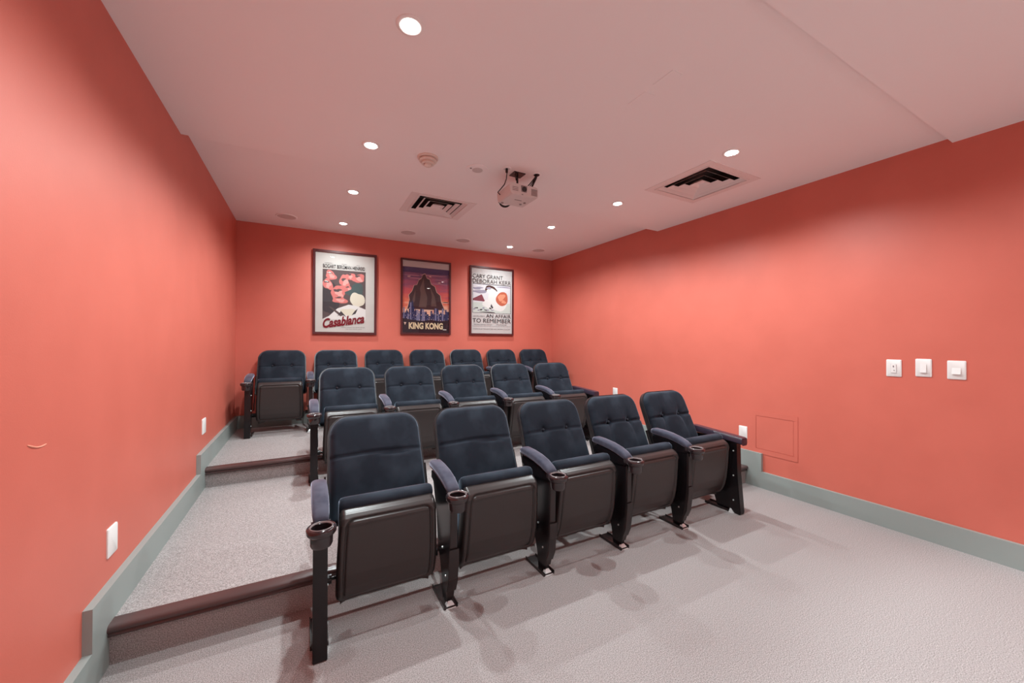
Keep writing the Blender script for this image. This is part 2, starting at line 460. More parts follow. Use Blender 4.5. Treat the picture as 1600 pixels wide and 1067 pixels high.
sw = empty('light_switch', (XR, 1.103, 1.138), 'white key-operated wall switch, the one nearest the chairs of three', 'switch', 'three white switches on the red wall')
plate('cover', sw, 0, -1, 0, 0, .080, .120, .007)
plate('insert', sw, 0, -1, 0, -.002, .032, .066, .003, M_WHITE2, .003, .007)
plate('insert_face', sw, 0, -1, 0, -.002, .028, .062, .0012, M_WHITE, .003, .010)
plate('keyhole', sw, 0, -1, 0, .012, .007, .014, .0008, M_GREY, .003, .0112)
plate('indicator', sw, 0, -1, -.004, -.016, .005, .005, .0008, M_GREY, .002, .0112)
sw = empty('light_switch', (XR, .955, 1.148), 'white wall switch with a tall paddle, middle of three', 'switch', 'three white switches on the red wall')
plate('cover', sw, 0, -1, 0, 0, .078, .120, .007)
p1 = MB().prism([(0, .035), (-.007, .035), (-.016, -.032), (0, -.032)], -.015, .015, 'y').build('paddle', M_WHITE, sw)
sw = empty('light_switch', (XR, .806, 1.142), 'white dimmer switch with a short wide rocker, farthest from the chairs', 'switch', 'three white switches on the red wall')
plate('cover', sw, 0, -1, 0, 0, .082, .120, .007)
p1 = MB().prism([(0, .014), (-.008, .014), (-.018, -.026), (0, -.026)], -.019, .019, 'y').build('rocker', M_WHITE, sw)

ap = empty('wall_hatch', (XR, 1.891, .497), 'square access panel painted in the red of the wall, low beside the front row', 'access panel')
mb = MB(); o_, i_ = (.187, .193), (.156, .151)
for (a, b, c, d) in ((-o_[0], o_[0], i_[1], o_[1]), (-o_[0], o_[0], -o_[1], -i_[1]), (-o_[0], -i_[0], -i_[1], i_[1]), (i_[0], o_[0], -i_[1], i_[1])):
    mb.box(-.0035, 0, a, b, c, d)
mb.build('panel_frame', M_WALL, ap, bevel=.0008)
MB().box(-.0022, 0, -i_[0] + .003, i_[0] - .003, -i_[1] + .003, i_[1] - .003).build('panel_door', M_WALL, ap, bevel=.0008)

mb = MB()
sc = [(XL, 1.66 + .012 * i, .998 - .010 * math.sin(i / 8 * math.pi * .9) - .0018 * i) for i in range(9)]
mb.tube([(XL - .0005, a[1], a[2]) for a in sc], [.002, .0035, .004, .0035, .003, .003, .003, .003, .0015], 6)
tag(mb.build('wall_scuff', M_SPACKLE, smooth=60), 'faint pale curved scuff mark on the red aisle wall', 'scuff mark')


# ------------------------------------------------------------------ posters
def text_mesh(name, s, m, parent, x, y, z, w, h, shear=0.0, rot=0.0, bold=0.0, depth=.0003):
    """flat lettering in the xz plane facing -y, fitted to the box w x h; x, z are its lower corner"""
    cu = bpy.data.curves.new(name + '_c', 'FONT'); cu.body = s; cu.size = 1; cu.shear = shear; cu.offset = bold; cu.extrude = 0; cu.resolution_u = 3
    to = bpy.data.objects.new('tmp_text', cu); COL.objects.link(to)
    dg = bpy.context.evaluated_depsgraph_get(); me = bpy.data.meshes.new_from_object(to.evaluated_get(dg)); me.name = name
    bpy.data.objects.remove(to); bpy.data.curves.remove(cu)
    xs = [v.co.x for v in me.vertices]; ys = [v.co.y for v in me.vertices]
    x0, x1, y0, y1 = min(xs), max(xs), min(ys), max(ys)
    sx, sy = w / (x1 - x0), h / (y1 - y0); ca, sa = math.cos(rot), math.sin(rot)
    for v in me.vertices:
        a, b = (v.co.x - x0) * sx, (v.co.y - y0) * sy
        v.co = (x + a * ca - b * sa, y, z + a * sa + b * ca)
    me.materials.clear(); me.materials.append(m); me.update()
    return link(name, me, parent)


class Print:
    """flat printed shapes on a poster; each later shape lies a hair in front"""
    def __init__(self, W, H):
        self.W, self.H = W, H; self.mb = MB(); self.m = []; self.y = -0.0010

    def poly(self, pts, material):
        if material not in self.m: self.m.append(material)
        self.mb.cur = self.m.index(material); self.y -= .00002
        self.mb.add([((u - .5) * self.W, self.y, (v - .5) * self.H) for u, v in pts], [tuple(range(len(pts)))])

    def rect(self, u0, u1, v0, v1, material):
        self.poly([(u0, v0), (u1, v0), (u1, v1), (u0, v1)], material)

    def blob(self, cu, cv, ru, rv, material, seed=0, wob=.15, n=22, clip=None):
        rnd = random.Random(seed); ph = [rnd.uniform(0, 6.28) for _ in range(3)]; pts = []
        for k in range(n):
            a = 2 * math.pi * k / n; q = 1 + wob * (math.sin(2 * a + ph[0]) * .5 + math.sin(3 * a + ph[1]) * .35 + math.sin(5 * a + ph[2]) * .2)
            u, v = cu + ru * q * math.cos(a), cv + rv * q * math.sin(a)
            if clip: u = min(max(u, clip[0]), clip[1]); v = min(max(v, clip[2]), clip[3])
            pts.append((u, v))
        self.poly(pts, material)

    def finish(self, parent):
        me = bpy.data.meshes.new('artwork'); me.from_pydata(self.mb.v, [], self.mb.f); me.update()
        for m in self.m: me.materials.append(m)
        for p, i in zip(me.polygons, self.mb.mi): p.material_index = i
        return link('artwork', me, parent)


def poster(name, xc, zc, W, H, label, fwid, paper=M_PAPER):
    """W, H outer size of the frame"""
    r = empty(name, (xc, YB, zc), label, 'poster', 'framed film posters on the back wall')
    mb = MB(); a, b = W / 2, H / 2; c, d = a - fwid, b - fwid
    for (o1, o2, i2, i1) in (((-a, -b), (a, -b), (c, -d), (-c, -d)), ((a, -b), (a, b), (c, d), (c, -d)), ((a, b), (-a, b), (-c, d), (c, d)), ((-a, b), (-a, -b), (-c, -d), (-c, d))):
        vs = [(p[0], y, p[1]) for y in (-.002, -.032) for p in (o1, o2, i2, i1)]
        mb.add(vs, [(0, 1, 2, 3), (4, 7, 6, 5), (0, 4, 5, 1), (1, 5, 6, 2), (2, 6, 7, 3), (3, 7, 4, 0)])
    mb.build('frame', M_FRAME, r)
    inner = link('poster_sheet', None, r, (0, -.016, 0))
    bpy.data.objects.remove(inner)
    sh = MB().box(-c, c, -.001, .012, -d, d).build('poster_sheet', paper, r, loc=(0, -.016, 0))
    MB().box(-c, c, -.0245, -.0230, -d, d).build('glass_pane', M_GLASS, r)
    return r, sh, 2 * c, 2 * d


# -- first poster (pale, script title)
r, sh, W, H = poster('framed_poster', .4505, 1.949, .757, 1.066, 'framed cream film poster with red script title, nearest the aisle wall', .028, mat('cream_paper', (0.52, 0.51, 0.48), 1.0, spec=0.0))
P = Print(W, H)
CL = (.115, .845, .16, .79)
f_dk = flat('print_taupe', (.13, .10, .10)); f_dk2 = flat('print_charcoal', (.075, .07, .075)); f_pk = flat('print_rose', (.72, .23, .21)); f_pk2 = flat('print_pale_rose', (.80, .42, .38))
f_cr = flat('print_cream', (.78, .74, .60)); f_tl = flat('print_slate_green', (.09, .13, .13)); f_rd = flat('print_crimson', (.42, .05, .06)); f_wh = flat('print_white', (.82, .81, .78))
P.rect(*CL, f_dk)
P.blob(.24, .42, .14, .22, f_dk2, 3, .2, clip=CL)
for i, (u, v, ru, rv) in enumerate(((.25, .715, .09, .055), (.20, .60, .08, .07), (.48, .645, .08, .09), (.58, .715, .09, .05), (.72, .70, .10, .06), (.38, .50, .13, .10), (.40, .41, .11, .05), (.55, .55, .06, .05))):
    P.blob(u, v, ru, rv, f_pk, 10 + i, .35, clip=CL)
    P.blob(u + .012, v - .008, ru * .5, rv * .5, f_pk2, 30 + i, .5, clip=CL)
    P.blob(u - .02, v + .03, ru * .45, rv * .2, f_dk, 50 + i, .5, clip=CL)
P.blob(.66, .50, .17, .05, f_tl, 5, .3, clip=CL)      # abstract dark and cream shapes
P.blob(.70, .56, .11, .075, f_tl, 6, .15, clip=CL)
P.blob(.70, .42, .12, .10, f_cr, 7, .2, clip=CL)
P.poly([(.22, .20), (.36, .30), (.55, .355), (.70, .34), (.845, .30), (.845, .16), (.115, .16)], f_wh)
P.blob(.55, .26, .12, .05, f_cr, 8, .3)
P.poly([(.60, .22), (.67, .24), (.71, .31), (.66, .28)], f_dk2)
P.poly([(.21, .325), (.26, .315), (.46, .215), (.41, .20)], f_dk)
P.poly([(.36, .20), (.42, .27), (.52, .19), (.46, .215), (.42, .235)], f_dk2)
P.finish(sh)
lt = flat('print_ink', (.025, .025, .03)); lt2 = flat('print_red_script', (.22, .02, .03)); lts = flat('print_light_ink', (.10, .09, .09))


def T(s, m, u0, u1, v0, v1, **k):
    return text_mesh('lettering', s, m, sh, (u0 - .5) * W, -.0066, (v0 - .5) * H, (u1 - u0) * W, (v1 - v0) * H, **k)


T('BOGART BERGMAN HENREID', lt, .12, .83, .805, .852, bold=.01)
T('HUMPHREY', lts, .15, .27, .862, .872); T('INGRID', lts, .43, .51, .862, .872); T('PAUL', lts, .68, .74, .862, .872)
T('Casablanca', lt2, .13, .845, .045, .165, shear=.45, rot=.16, bold=.035)
T('CLAUDE RAINS  CONRAD VEIDT  SYDNEY GREENSTREET  PETER LORRE', lts, .42, .83, .058, .068)
T('DIRECTED BY MICHAEL CURTIZ', lts, .50, .78, .035, .043)

# -- second poster (dusk sky, skyline, block title)
mp = mat('dusk_print', (.5, .1, .1), .55, spec=.2); nt = mp.node_tree
tc = nt.nodes.new('ShaderNodeTexCoord'); sx = nt.nodes.new('ShaderNodeSeparateXYZ'); nz = nt.nodes.new('ShaderNodeTexNoise'); mpg = nt.nodes.new('ShaderNodeMapping')
mpg.inputs['Scale'].default_value = (3.0, 1, 16.0); nz.inputs['Scale'].default_value = 1.6; nz.inputs['Detail'].default_value = 4
ma = nt.nodes.new('ShaderNodeMath'); ma.operation = 'MULTIPLY_ADD'; ma.inputs[1].default_value = .45; rp = nt.nodes.new('ShaderNodeValToRGB')
mm = nt.nodes.new('ShaderNodeMath'); mm.operation = 'ADD'; mm.inputs[1].default_value = .27
nt.links.new(tc.outputs['Object'], sx.inputs[0]); nt.links.new(tc.outputs['Object'], mpg.inputs[0]); nt.links.new(mpg.outputs[0], nz.inputs['Vector'])
nt.links.new(nz.outputs['Fac'], ma.inputs[0]); nt.links.new(sx.outputs['Z'], ma.inputs[2]); nt.links.new(ma.outputs[0], mm.inputs[0]); nt.links.new(mm.outputs[0], rp.inputs[0])
cr = rp.color_ramp; cr.elements[0].position = .30; cr.elements[0].color = (.80, .50, .36, 1); cr.elements[1].position = .95; cr.elements[1].color = (.045, .035, .09, 1)
for ps, c in ((.42, (.72, .17, .10)), (.56, (.58, .10, .12)), (.68, (.36, .10, .17)), (.80, (.17, .08, .16))):
    e = cr.elements.new(ps); e.color = (*c, 1)
nt.links.new(rp.outputs[0], nt.nodes['Principled BSDF'].inputs['Base Color'])
r, sh, W, H = poster('framed_poster', 1.5095, 1.957, .722, 1.058, 'framed dark film poster with city skyline at dusk, middle of three', .024)
P = Print(W, H)
f_ni = flat('print_night_brown', (.045, .032, .040)); f_rk = flat('print_rock_brown', (.085, .050, .055)); f_rk2 = flat('print_rock_light', (.17, .11, .10))
f_hl = flat('print_peach_line', (.82, .58, .46)); f_bl = flat('print_navy_tower', (.045, .055, .13)); f_bl2 = flat('print_mauve_tower', (.25, .24, .38)); f_ti = flat('print_title_cream', (.83, .68, .44))
f_vi = flat('print_violet', (.10, .07, .17))
P.rect(0, 1, 0, .915, mp)
P.rect(0, 1, .84, .905, f_vi)
for (u, v, ru, rv) in ((.2, .80, .18, .008), (.62, .815, .3, .010), (.8, .76, .16, .008), (.3, .76, .2, .007), (.75, .70, .2, .008)):
    P.blob(u, v, ru, rv, flat('print_pink_cloud', (.50, .24, .33)), int(u * 100), .3, clip=(0, 1, 0, 1))
P.blob(.78, .72, .03, .006, f_hl, 1, .2); P.blob(.13, .78, .035, .006, f_hl, 2, .4); P.blob(.58, .80, .02, .010, f_hl, 3, .4)
P.blob(.92, .44, .085, .010, f_hl, 4, .2); P.blob(.92, .445, .07, .006, f_rk, 5, .2)
# a plain craggy rock stack in the place of the figure
rock = [(.10, .33), (.15, .45), (.13, .52), (.20, .58), (.24, .66), (.30, .67), (.34, .74), (.39, .76), (.42, .815), (.47, .83), (.51, .77), (.57, .755), (.60, .69), (.68, .66), (.72, .58), (.80, .54), (.82, .45), (.90, .33)]
P.poly([(.42 + (u - .42) * 1.035, .55 + (v - .55) * 1.03) for u, v in rock], f_hl)
P.poly(rock, f_rk)
P.poly([(.34, .36), (.38, .55), (.36, .62), (.44, .77), (.46, .62), (.52, .50), (.50, .36)], f_rk2)
P.poly([(.18, .36), (.22, .50), (.27, .60), (.26, .45)], f_rk2); P.poly([(.60, .38), (.62, .52), (.57, .66), (.68, .52), (.72, .38)], f_rk2)
rnd = random.Random(4)
u = 0.0
while u < .985:
    wd = rnd.uniform(.018, .05); hgt = rnd.uniform(.24, .36); wd = min(wd, 1 - u)
    if abs(u - .16) < .03: hgt = .42
    P.rect(u, u + wd, .14, hgt, f_bl if rnd.random() < .6 else f_bl2)
    if rnd.random() < .5: P.poly([(u, hgt), (u + wd, hgt), (u + wd / 2, hgt + .035)], f_bl)
    for q in range(3):
        a = u + rnd.uniform(.1, .6) * wd; b = rnd.uniform(.17, hgt - .02)
        P.rect(a, a + wd * .3, b, b + .012, f_bl2 if rnd.random() < .7 else f_hl)
    u += wd * rnd.uniform(.75, 1.05)
P.poly([(0, 0), (1, 0), (1, .19), (.8, .17), (.6, .185), (.4, .165), (.2, .18), (0, .2)], f_ni)
P.poly([(.03, .145), (.08, .145), (.055, .105)], f_hl)
P.rect(.86, .94, .045, .055, f_wh)
P.finish(sh)
T('KING KONG', f_ti, .13, .86, .052, .145, bold=.045)

# -- third poster (white, serif-like lines, framed picture)
r, sh, W, H = poster('framed_poster', 2.545, 1.960, .748, 1.052, 'framed white film poster with pale seascape picture, nearest the switch wall', .026)
P = Print(W, H)
f_ol = flat('print_dark_outline', (.07, .06, .07)); f_sky = flat('print_pale_sky', (.74, .73, .76)); f_cl = flat('print_grey_violet', (.36, .34, .42)); f_mr = flat('print_maroon', (.26, .08, .10))
f_gr = flat('print_sea_green', (.62, .68, .63)); f_br = flat('print_dark_brown', (.10, .055, .05)); f_ru = flat('print_russet', (.56, .15, .09)); f_rl = flat('print_orange', (.78, .32, .20))
P.rect(.03, .97, .312, .762, f_ol); P.rect(.04, .96, .318, .752, f_sky)
C3 = (.04, .96, .318, .752)
P.blob(.22, .64, .15, .03, f_cl, 1, .4, clip=C3); P.blob(.15, .69, .12, .02, f_cl, 2, .4, clip=C3); P.blob(.8, .73, .16, .012, f_cl, 3, .4, clip=C3)
P.poly([(.04, .50), (.04, .53), (.25, .60), (.33, .49)], f_mr)
P.rect(.04, .96, .318, .475, f_gr)
P.blob(.62, .50, .22, .16, f_wh, 9, .25, clip=C3); P.blob(.42, .45, .14, .07, f_wh, 12, .3, clip=C3)
P.blob(.47, .685, .15, .055, f_br, 10, .2, clip=C3); P.blob(.49, .655, .12, .045, f_wh, 11, .2, clip=C3); P.blob(.42, .70, .05, .02, f_cl, 13, .3)
P.blob(.75, .545, .145, .115, f_ru, 14, .12, clip=C3); P.blob(.73, .57, .09, .05, f_rl, 15, .4); P.blob(.79, .50, .05, .03, f_rl, 16, .4)
for i in range(9):
    P.blob(.07 + .055 * i, .37 + .02 * math.sin(i * 2), .035, .010, f_ol if i % 2 else f_cl, 20 + i, .5, clip=C3)
P.blob(.40, .328, .18, .008, f_ol, 40, .3, clip=C3); P.poly([(.48, .46), (.53, .40), (.50, .385), (.46, .42)], f_ol)
P.rect(.03, .97, .108, .111, lts)
P.finish(sh)
T('CARY GRANT', lts, .03, .76, .845, .905); T('DEBORAH KERR', lts, .03, .97, .772, .832)
T('AN AFFAIR', lt, .35, .97, .245, .298); T('TO REMEMBER', lt, .03, .97, .165, .228)
T('LEO McCAREY\'S', lts, .04, .32, .255, .272); T('RICHARD DENNING  NEVA PATTERSON  CATHLEEN NESBITT', lts, .06, .50, .128, .143)
T('CinemaScope', lt, .60, .86, .126, .148, shear=.3); T('COLOR BY DE LUXE  PRODUCED BY JERRY WALD  DIRECTED BY LEO McCAREY', lts, .04, .95, .055, .075)


# ------------------------------------------------------------------ theatre chairs
PITCH = .577
# backrest: front face leans back; local frame u across, v up
BW, B_Y0, B_Z0, B_Y1, B_Z1 = .245, .315, .405, .535, .895
BL = math.hypot(B_Y1 - B_Y0, B_Z1 - B_Z0); bd = Vector((0, B_Y1 - B_Y0, B_Z1 - B_Z0)) / BL; bn = Vector((0, -bd.z, bd.y))


def back_half_width(v, grow=0.0):
    """half width at height v (0..BL)"""
    L = BL + grow; rt_, rb = .095 + grow, .03
    base = BW + grow - .012 * (v / L)
    if v > L - rt_:
        d = v - (L - rt_); return base - rt_ + math.sqrt(max(rt_ * rt_ - d * d, 0))
    if v < rb:
        d = rb - v; return base - rb + math.sqrt(max(rb * rb - d * d, 0))
    return base


def backrest_mesh(depth_btn, depth_seam, fold, name):
    NU, NV = 56, 84; vs = []; fs = []
    seam = BL * .60; bx, bv = .095, seam + .012
    vv = [BL * (.5 - .5 * math.cos(math.pi * j / NV)) * .35 + BL * j / NV * .65 for j in range(NV + 1)]
    for j, v in enumerate(vv):
        hw = max(back_half_width(v), .0008)
        for i in range(NU + 1):
            s = -1 + 2 * i / NU; s = math.sin(s * math.pi / 2) * .35 + s * .65
            x = s * hw
            crown = .012 * (1 - .12 * math.sin(3 * x / BW)) * 0
            dist = min(hw - abs(x), v, BL - v)
            # distance to the rounded corner
            if v > BL - .095 and abs(x) > BW - .107:
                dist = min(dist, .095 - math.hypot(v - (BL - .095), abs(x) - (BW - .107)))
            t = max(0, min(1, dist / .034)); h = .050 * math.sqrt(1 - (1 - t) ** 2)
            h += .012 * (1 - (x / BW) ** 2) * (1 - ((v / BL - .5) * 2) ** 2)
            h -= depth_seam * math.exp(-((v - seam - .004 * math.cos(x * 12)) / .006) ** 2) * (1 if t > .2 else t * 5)
            for sg in (-1, 1):
                dx, dv = abs(x - sg * bx), v - bv; dd = math.hypot(dx, dv * 1.2)
                h -= depth_btn * (math.exp(-(dd / .016) ** 2) + .55 * math.exp(-(dd / .045) ** 2))
                if dv < 0:       # folds running down from the button
                    cxf = sg * (bx + .10 * (-dv) * .5 + .02 * math.sin(-dv * 9))
                    h -= fold * math.exp(-((x - cxf) / .013) ** 2) * math.exp(-((-dv) / .11))
                    h -= fold * .8 * math.exp(-((x - sg * (bx + .04)) / .05) ** 2) * math.exp(-((dv) / .02) ** 2)
                else:
                    h -= fold * .7 * math.exp(-((x - sg * bx) / .014) ** 2) * math.exp(-(dv / .05))
            if depth_btn < .002 and depth_btn > 0:   # slack crease of the worn ones
                h -= .012 * math.exp(-((v - seam + .012 + .05 * (x - .06)) / .009) ** 2) * math.exp(-((x - .08) / .07) ** 2)
            p = Vector((x, B_Y0, B_Z0)) + bd * v + bn * h
            vs.append(p)
    for j in range(NV):
        for i in range(NU):
            a = j * (NU + 1) + i; fs.append((a, a + 1, a + NU + 2, a + NU + 1))
    m = MB(); m.add(vs, fs)
    me = bpy.data.meshes.new(name); me.from_pydata([tuple(q) for q in vs], [], fs); me.update()
    for p in me.polygons: p.use_smooth = True
    me.materials.append(M_VELVET)
    return me


def shell_mesh():
    g = .008; NV = 30; rings = []
    L = BL + g
    out = []
    vv = [L * (.5 - .5 * math.cos(math.pi * j / NV)) for j in range(NV + 1)]
    for v in vv: out.append((max(back_half_width(v, g), .001), v - g * .3))
    ring = out + [(-a, b) for a, b in reversed(out)]
    secs = []
    for off, sc in ((.012, 1.0), (-.020, 1.0), (-.032, .97), (-.036, .90)):
        secs.append([Vector((a * sc, B_Y0, B_Z0)) + bd * (L / 2 + (b - L / 2) * sc) + bn * off for a, b in ring])
    return MB().sections(secs).mesh('back_shell', M_SHELL, smooth=50)


def button_mesh(sg):
    seam = BL * .60; c = Vector((sg * .095, B_Y0, B_Z0)) + bd * (seam + .012) + bn * .036
    me = MB().lathe([(.0005, .006), (.006, .005), (.010, .001), (.010, -.004)], seg=14).mesh('button', M_BUTTON, smooth=60)
    q = Vector((0, 0, 1)).rotation_difference(bn).to_matrix()
    for v in me.vertices: v.co = q @ v.co + c
    return me


def seat_pan_mesh():
    """tipped-up plastic pan, underside toward the aisle in front; grid with rim, groove and rolled bottom"""
    prof = [(.112, .572), (.088, .566), (.066, .556), (.050, .540), (.043, .522), (.042, .512), (.047, .500), (.052, .44), (.060, .36), (.070, .28), (.084, .22), (.102, .178), (.122, .152), (.148, .138), (.175, .140)]
    # resample
    pts = [Vector((0, a, b)) for a, b in prof]; segs = [0]
    for a, b in zip(pts, pts[1:]): segs.append(segs[-1] + (b - a).length)
    tot = segs[-1]; NV, NU = 120, 84; vs = []; fs = []

    def at(s):
        for i in range(len(segs) - 1):
            if s <= segs[i + 1] + 1e-9:
                t = (s - segs[i]) / (segs[i + 1] - segs[i]); return pts[i].lerp(pts[i + 1], t)
        return pts[-1]
    for j in range(NV + 1):
        s = tot * j / NV; c = at(s); d = (at(min(s + .004, tot)) - at(max(s - .004, 0))).normalized(); n = Vector((0, d.z, -d.y))
        if n.y > 0: n = -n
        zf = (c.z - .14) / .42
        hw = .225 - .014 * min(max(zf, 0), 1) + .004 * math.sin(math.pi * min(max(zf, 0), 1))
        rb = .075
        if s > tot - rb: q = s - (tot - rb); hw = hw - rb + math.sqrt(max(rb * rb - q * q, 0))
        rt2 = .022
        if s < rt2: q = rt2 - s; hw = hw - rt2 + math.sqrt(max(rt2 * rt2 - q * q, 0))
        for i in range(NU + 1):
            k = -1 + 2 * i / NU; k = math.sin(k * math.pi / 2) * .4 + k * .6; x = k * hw
            e = hw - abs(x); h = 0
            t = min(1, e / .022); h -= .022 * (1 - math.sqrt(max(0, 1 - (1 - t) ** 2)))
            # groove round the inset panel
            u0, u1 = .078, tot - .060; xi = hw - .030
            dx = xi - abs(x); ds = min(s - u0, u1 - s)
            rr = .03
            if dx < rr and ds < rr: dist = rr - math.hypot(rr - dx, rr - ds)
            else: dist = min(dx, ds)
            h -= .014 * math.exp(-(dist / .0042) ** 2)
            if dist > 0: h -= .003 * min(1, dist / .006)
            vs.append(Vector((x, c.y, c.z)) + n * h)
    for j in range(NV):
        for i in range(NU):
            a = j * (NU + 1) + i; fs.append((a, a + 1, a + NU + 2, a + NU + 1))
    # side skirts back to the cushion
    def skirt(idx):
        base = len(vs)
        for q in idx: vs.append(Vector((vs[q].x * .985, vs[q].y + .055, vs[q].z)))
        for k in range(len(idx) - 1): fs.append((idx[k], idx[k + 1], base + k + 1, base + k))
    skirt([j * (NU + 1) for j in range(NV + 1)]); skirt([j * (NU + 1) + NU for j in range(NV + 1)])
    me = bpy.data.meshes.new('seat_pan'); me.from_pydata([tuple(q) for q in vs], [], fs); me.update()
    for p in me.polygons: p.use_smooth = True
    me.materials.append(M_PAN)
    return me


def seat_cushion_mesh():
    """folded cushion: rounded slab standing behind the pan, its front roll showing above it"""
    prof = [(.100, .560), (.094, .580), (.102, .597), (.122, .606), (.150, .602), (.172, .585), (.184, .55), (.196, .45), (.212, .33), (.226, .22), (.222, .175), (.200, .160), (.165, .165), (.130, .24), (.105, .40), (.098, .50)]
    secs = []
    for x, g in ((-.212, .55), (-.209, .80), (-.202, .93), (-.188, 1.0), (-.1, 1.02), (0, 1.03), (.1, 1.02), (.188, 1.0), (.202, .93), (.209, .80), (.212, .55)):
        secs.append([(x, .150 + (a - .150) * g, .40 + (b - .40) * (1 - (1 - g) * .22 if g < 1 else 1 + (g - 1) * .12)) for a, b in prof])
    return MB().sections(secs).mesh('seat_cushion', M_VELVET, smooth=70)


def arm_pad_mesh():
    secs = []
    for y, zt_, w_, th in ((-.014, .588, .024, .022), (-.008, .600, .029, .034), (.02, .616, .032, .042), (.07, .634, .034, .046), (.14, .648, .035, .048), (.22, .655, .035, .048), (.285, .656, .034, .046), (.305, .650, .030, .036), (.312, .640, .022, .022)):
        ring_ = []
        for k in range(16):
            a = 2 * math.pi * k / 16; ca, sa = math.cos(a), math.sin(a)
            sx_ = math.copysign(abs(ca) ** .6, ca); sz_ = math.copysign(abs(sa) ** .75, sa)
            ring_.append((w_ * sx_, y, zt_ - th / 2 + th / 2 * sz_))
        secs.append(ring_)
    return MB().sections(secs).mesh('armrest', M_VELVETA, smooth=60)


def arm_support_mesh():
    m = MB().prism([(-.01, .545), (-.01, .568), (.08, .592), (.30, .608), (.33, .60), (.33, .565), (.20, .52)], -.020, .020)
    return m.mesh('arm_support', M_METAL, smooth=30)


def cup_holder_mesh():
    m = MB()   # centred on the origin, rim at z = 0
    m.lathe([(.0375, -.070), (.0375, -.006), (.0385, -.001), (.0410, .001), (.0445, -.001), (.0460, -.002), (.0500, .000), (.0535, -.003), (.0550, -.009), (.0540, -.022), (.0480, -.030), (.0420, -.034), (.0410, -.066), (.0360, -.076), (.0005, -.077)], seg=40)
    m.lathe([(.0375, -.070), (.0005, -.070)], seg=40)
    m.box(-.036, .036, .030, .062, -.030, -.003)
    return m.mesh('cup_holder', M_CUP, smooth=40)


def cup_rim_mesh():
    return MB().lathe([(.0372, -.004), (.0385, .0005), (.0408, .0022), (.0428, .0008), (.0434, -.001)], seg=40).mesh('cup_rim', M_RIM, smooth=60)


ME = dict(back_a=backrest_mesh(.022, .011, .013, 'backrest'), back_b=backrest_mesh(.0015, .011, .0, 'backrest'), back_c=backrest_mesh(.019, .007, .004, 'backrest'),
          shell=shell_mesh(), btn_l=button_mesh(-1), btn_r=button_mesh(1), pan=seat_pan_mesh(), cush=seat_cushion_mesh(), arm=arm_pad_mesh(), sup=arm_support_mesh(),
          cup=cup_holder_mesh(), rim=cup_rim_mesh())

# shared middle standard
m = MB().prism([(.030, .545), (.030, .30), (.040, .16), (.072, .055), (.078, .010), (.150, .010), (.165, .10), (.190, .17), (.235, .25), (.26, .40), (.33, .57), (.10, .57)], -.013, .013)
ME['std'] = m.mesh('standard', M_METAL, bevel=.002, smooth=35)
m = MB().prism([(.016, .545), (.020, .30), (.034, .15), (.066, .05), (.074, .05), (.050, .16), (.036, .30), (.032, .545)], -.018, .018)
ME['flange'] = m.mesh('front_flange', M_METALB, bevel=.002, smooth=35)
m = MB().prism([(.012, .31), (.012, .27), (.028, .14), (.052, .085), (.058, .09), (.034, .15), (.024, .30)], -.025, .025)
ME['cover'] = m.mesh('leg_cover', M_METALB, bevel=.002, smooth=35)
m = MB().box(-.036, .036, .055, .255, 0, .010)
m.box(-.036, -.031, .055, .255, .010, .018); m.box(.031, .036, .055, .255, .010, .018)
ME['plate'] = m.mesh('base_plate', M_METALB)
m = MB().add([(-.026, .052, .001), (.026, .052, .001), (.0, .088, .040), (-.026, .088, .001), (.026, .088, .001)], [(0, 1, 2), (0, 2, 3), (1, 4, 2), (3, 2, 4), (0, 3, 4, 1)])
ME['gusset'] = m.mesh('steel_gusset', M_STEEL)
ME['bolt'] = MB().lathe([(.0005, .004), (.005, .0035), (.006, 0)], seg=8).mesh('bolt', M_STEEL)
# end standards: a boxed column down to the floor with a dark side panel
m = MB().prism([(.0, 0), (-.004, .02), (.02, .30), (.026, .545), (.085, .545), (.085, 0)], -.0275, .0275)
ME['column'] = m.mesh('end_column', M_METAL, bevel=.003, smooth=35)
m = MB().prism([(.08, .555), (.08, .012), (.19, .012), (.23, .12), (.31, .32), (.405, .555)], -.016, .016)
ME['panel'] = m.mesh('side_panel', M_METAL, bevel=.002, smooth=35)
m = MB().sections([[(a * s_, y, b) for a, b in ((-.038, .570 + dz), (-.036, .600 + dz), (-.028, .612 + dz), (.028, .612 + dz), (.036, .600 + dz), (.038, .570 + dz), (.03, .562 + dz), (-.03, .562 + dz))]
                   for y, dz, s_ in ((-.020, -.030, .80), (-.018, -.024, .96), (.0, -.020, 1.0), (.008, -.020, .96), (.016, -.019, 1.0), (.20, -.008, 1.0), (.40, .004, 1.0), (.415, .004, .92), (.420, .002, .7))])
ME['cap'] = m.mesh('armrest', M_VINYL, smooth=40)
m = MB().tube([(0, 0, 0), (0, .045, -.24)], .004, 8); ME['strut'] = m.mesh('diagonal_strut', M_STEEL, smooth=60)
m = MB(); m.tube([(-.270, .235, .20), (-.2351, .235, .20), (-.235, .235, .2), (.235, .235, .2), (.2351, .235, .20), (.270, .235, .20)], [.022, .022, .008, .008, .022, .022], 14)
ME['hinge'] = m.mesh('hinge_bar', M_METAL, smooth=40)
for sg in (-1, 1):
    m = MB().prism([(.235, .25), (.25, .30), (.33, .40), (.42, .62), (.445, .61), (.365, .40), (.29, .25)], sg * .257 - .004, sg * .257 + .004)
    ME['bracket%d' % sg] = m.mesh('back_bracket', M_METAL)


def bolts(parent, sgn, spots, x):
    for (y, z) in spots:
        link('bolt', ME['bolt'], parent, (sgn * x, y, z), (0, sgn * math.pi / 2, 0))


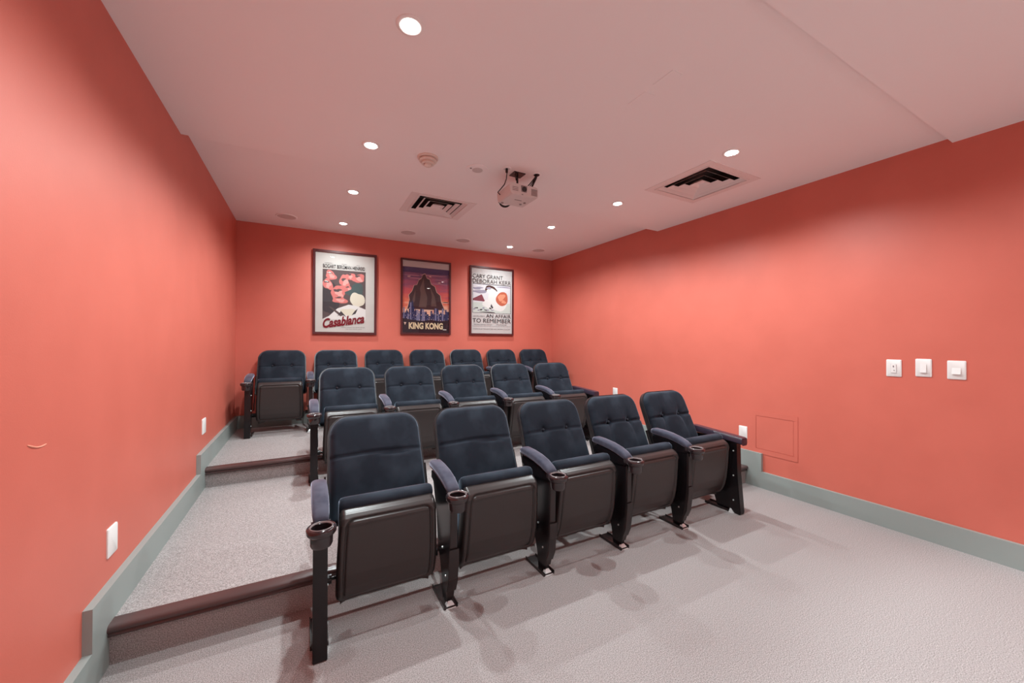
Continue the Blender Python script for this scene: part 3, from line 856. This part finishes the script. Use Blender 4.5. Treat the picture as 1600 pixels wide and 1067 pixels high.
def make_chair(x, y, z, kind, label, group, left_end, right_end, tilt=0.0):
    """x: centre of the arm on the aisle side; the seat centre is half a pitch further"""
    c = empty('theatre_chair', (x + PITCH / 2, y, z), label, 'chair', group)
    b = link('backrest', ME[kind], c); link('back_shell', ME['shell'], b)
    if kind != 'back_b':
        link('button', ME['btn_l'], b); link('button', ME['btn_r'], b)
    link('back_bracket', ME['bracket-1'], c); link('back_bracket', ME['bracket1'], c)
    s = link('seat', ME['pan'], c, None, None); link('seat_cushion', ME['cush'], s)
    link('hinge_bar', ME['hinge'], c)
    ax = -PITCH / 2
    lean = link('armrest', ME['arm'], c, (ax, 0, 0)); link('arm_support', ME['sup'], c, (ax, 0, 0))
    cy, cz = (-.068, .583) if left_end else (-.030, .590)
    if not left_end: lean.location.y = .034; lean.location.z = .004
    cu = link('cup_holder', ME['cup'], c, (ax, cy, cz)); link('cup_rim', ME['rim'], cu)
    if left_end:
        st = link('end_column', ME['column'], c, (ax, 0, 0)); link('side_panel', ME['panel'], c, (ax, 0, 0))
        link('base_plate', ME['plate'], c, (ax, .03, 0))
        bolts(st, 1, ((.05, .44), (.05, .28), (.05, .12)), .0275)
    else:
        st = link('standard', ME['std'], c, (ax, 0, 0)); link('front_flange', ME['flange'], st); link('leg_cover', ME['cover'], st)
        bp = link('base_plate', ME['plate'], c, (ax, 0, 0)); link('steel_gusset', ME['gusset'], bp)
        bolts(st, 1, ((.15, .26), (.10, .14)), .013); bolts(st, -1, ((.15, .26), (.10, .14)), .013)
    if right_end:
        ax = PITCH / 2
        a2 = link('armrest', ME['cap'], c, (ax, 0, 0)); a2['label'] = 'flat dark plum vinyl armrest without cup holder'
        st = link('end_column', ME['column'], c, (ax, 0, 0)); link('side_panel', ME['panel'], c, (ax, 0, 0))
        link('diagonal_strut', ME['strut'], c, (ax - .024, .115, .42))
        bp = link('base_plate', ME['plate'], c, (ax, .03, 0)); link('steel_gusset', ME['gusset'], bp, (-.02, -.04, 0))
        bolts(st, -1, ((.05, .48), (.05, .29), (.05, .10)), .0275)
    return c


ROWS = [('front', .058, 1.745, 0.0, 5), ('second', .062, 3.430, H1, 5), ('back', -.530, 4.772, H2, 7)]
ordn = ['at the stair aisle end', 'second from the stair aisle', 'third from the stair aisle', 'fourth from the stair aisle', 'fifth from the stair aisle', 'sixth from the stair aisle']
for rn, x0, y0, z0, n in ROWS:
    for i in range(n):
        pos = 'at the switch wall end' if i == n - 1 else ordn[i]
        if rn == 'back' and i == 0: pos = 'standing against the aisle wall'
        kind = 'back_a'
        look = 'two-button'
        if rn == 'front' and i < 2: kind = 'back_b'; look = 'creased buttonless'
        if rn != 'front' or i == 2: kind = 'back_c'
        if rn == 'second' and i == 4: kind = 'back_a'
        lab = '%s navy velvet theatre chair, seat tipped up, %s row, %s' % (look, rn, pos)
        make_chair(x0 + PITCH * i, y0, z0, kind, lab, 'tip-up theatre chairs, %s row' % rn, i == 0, i == n - 1)
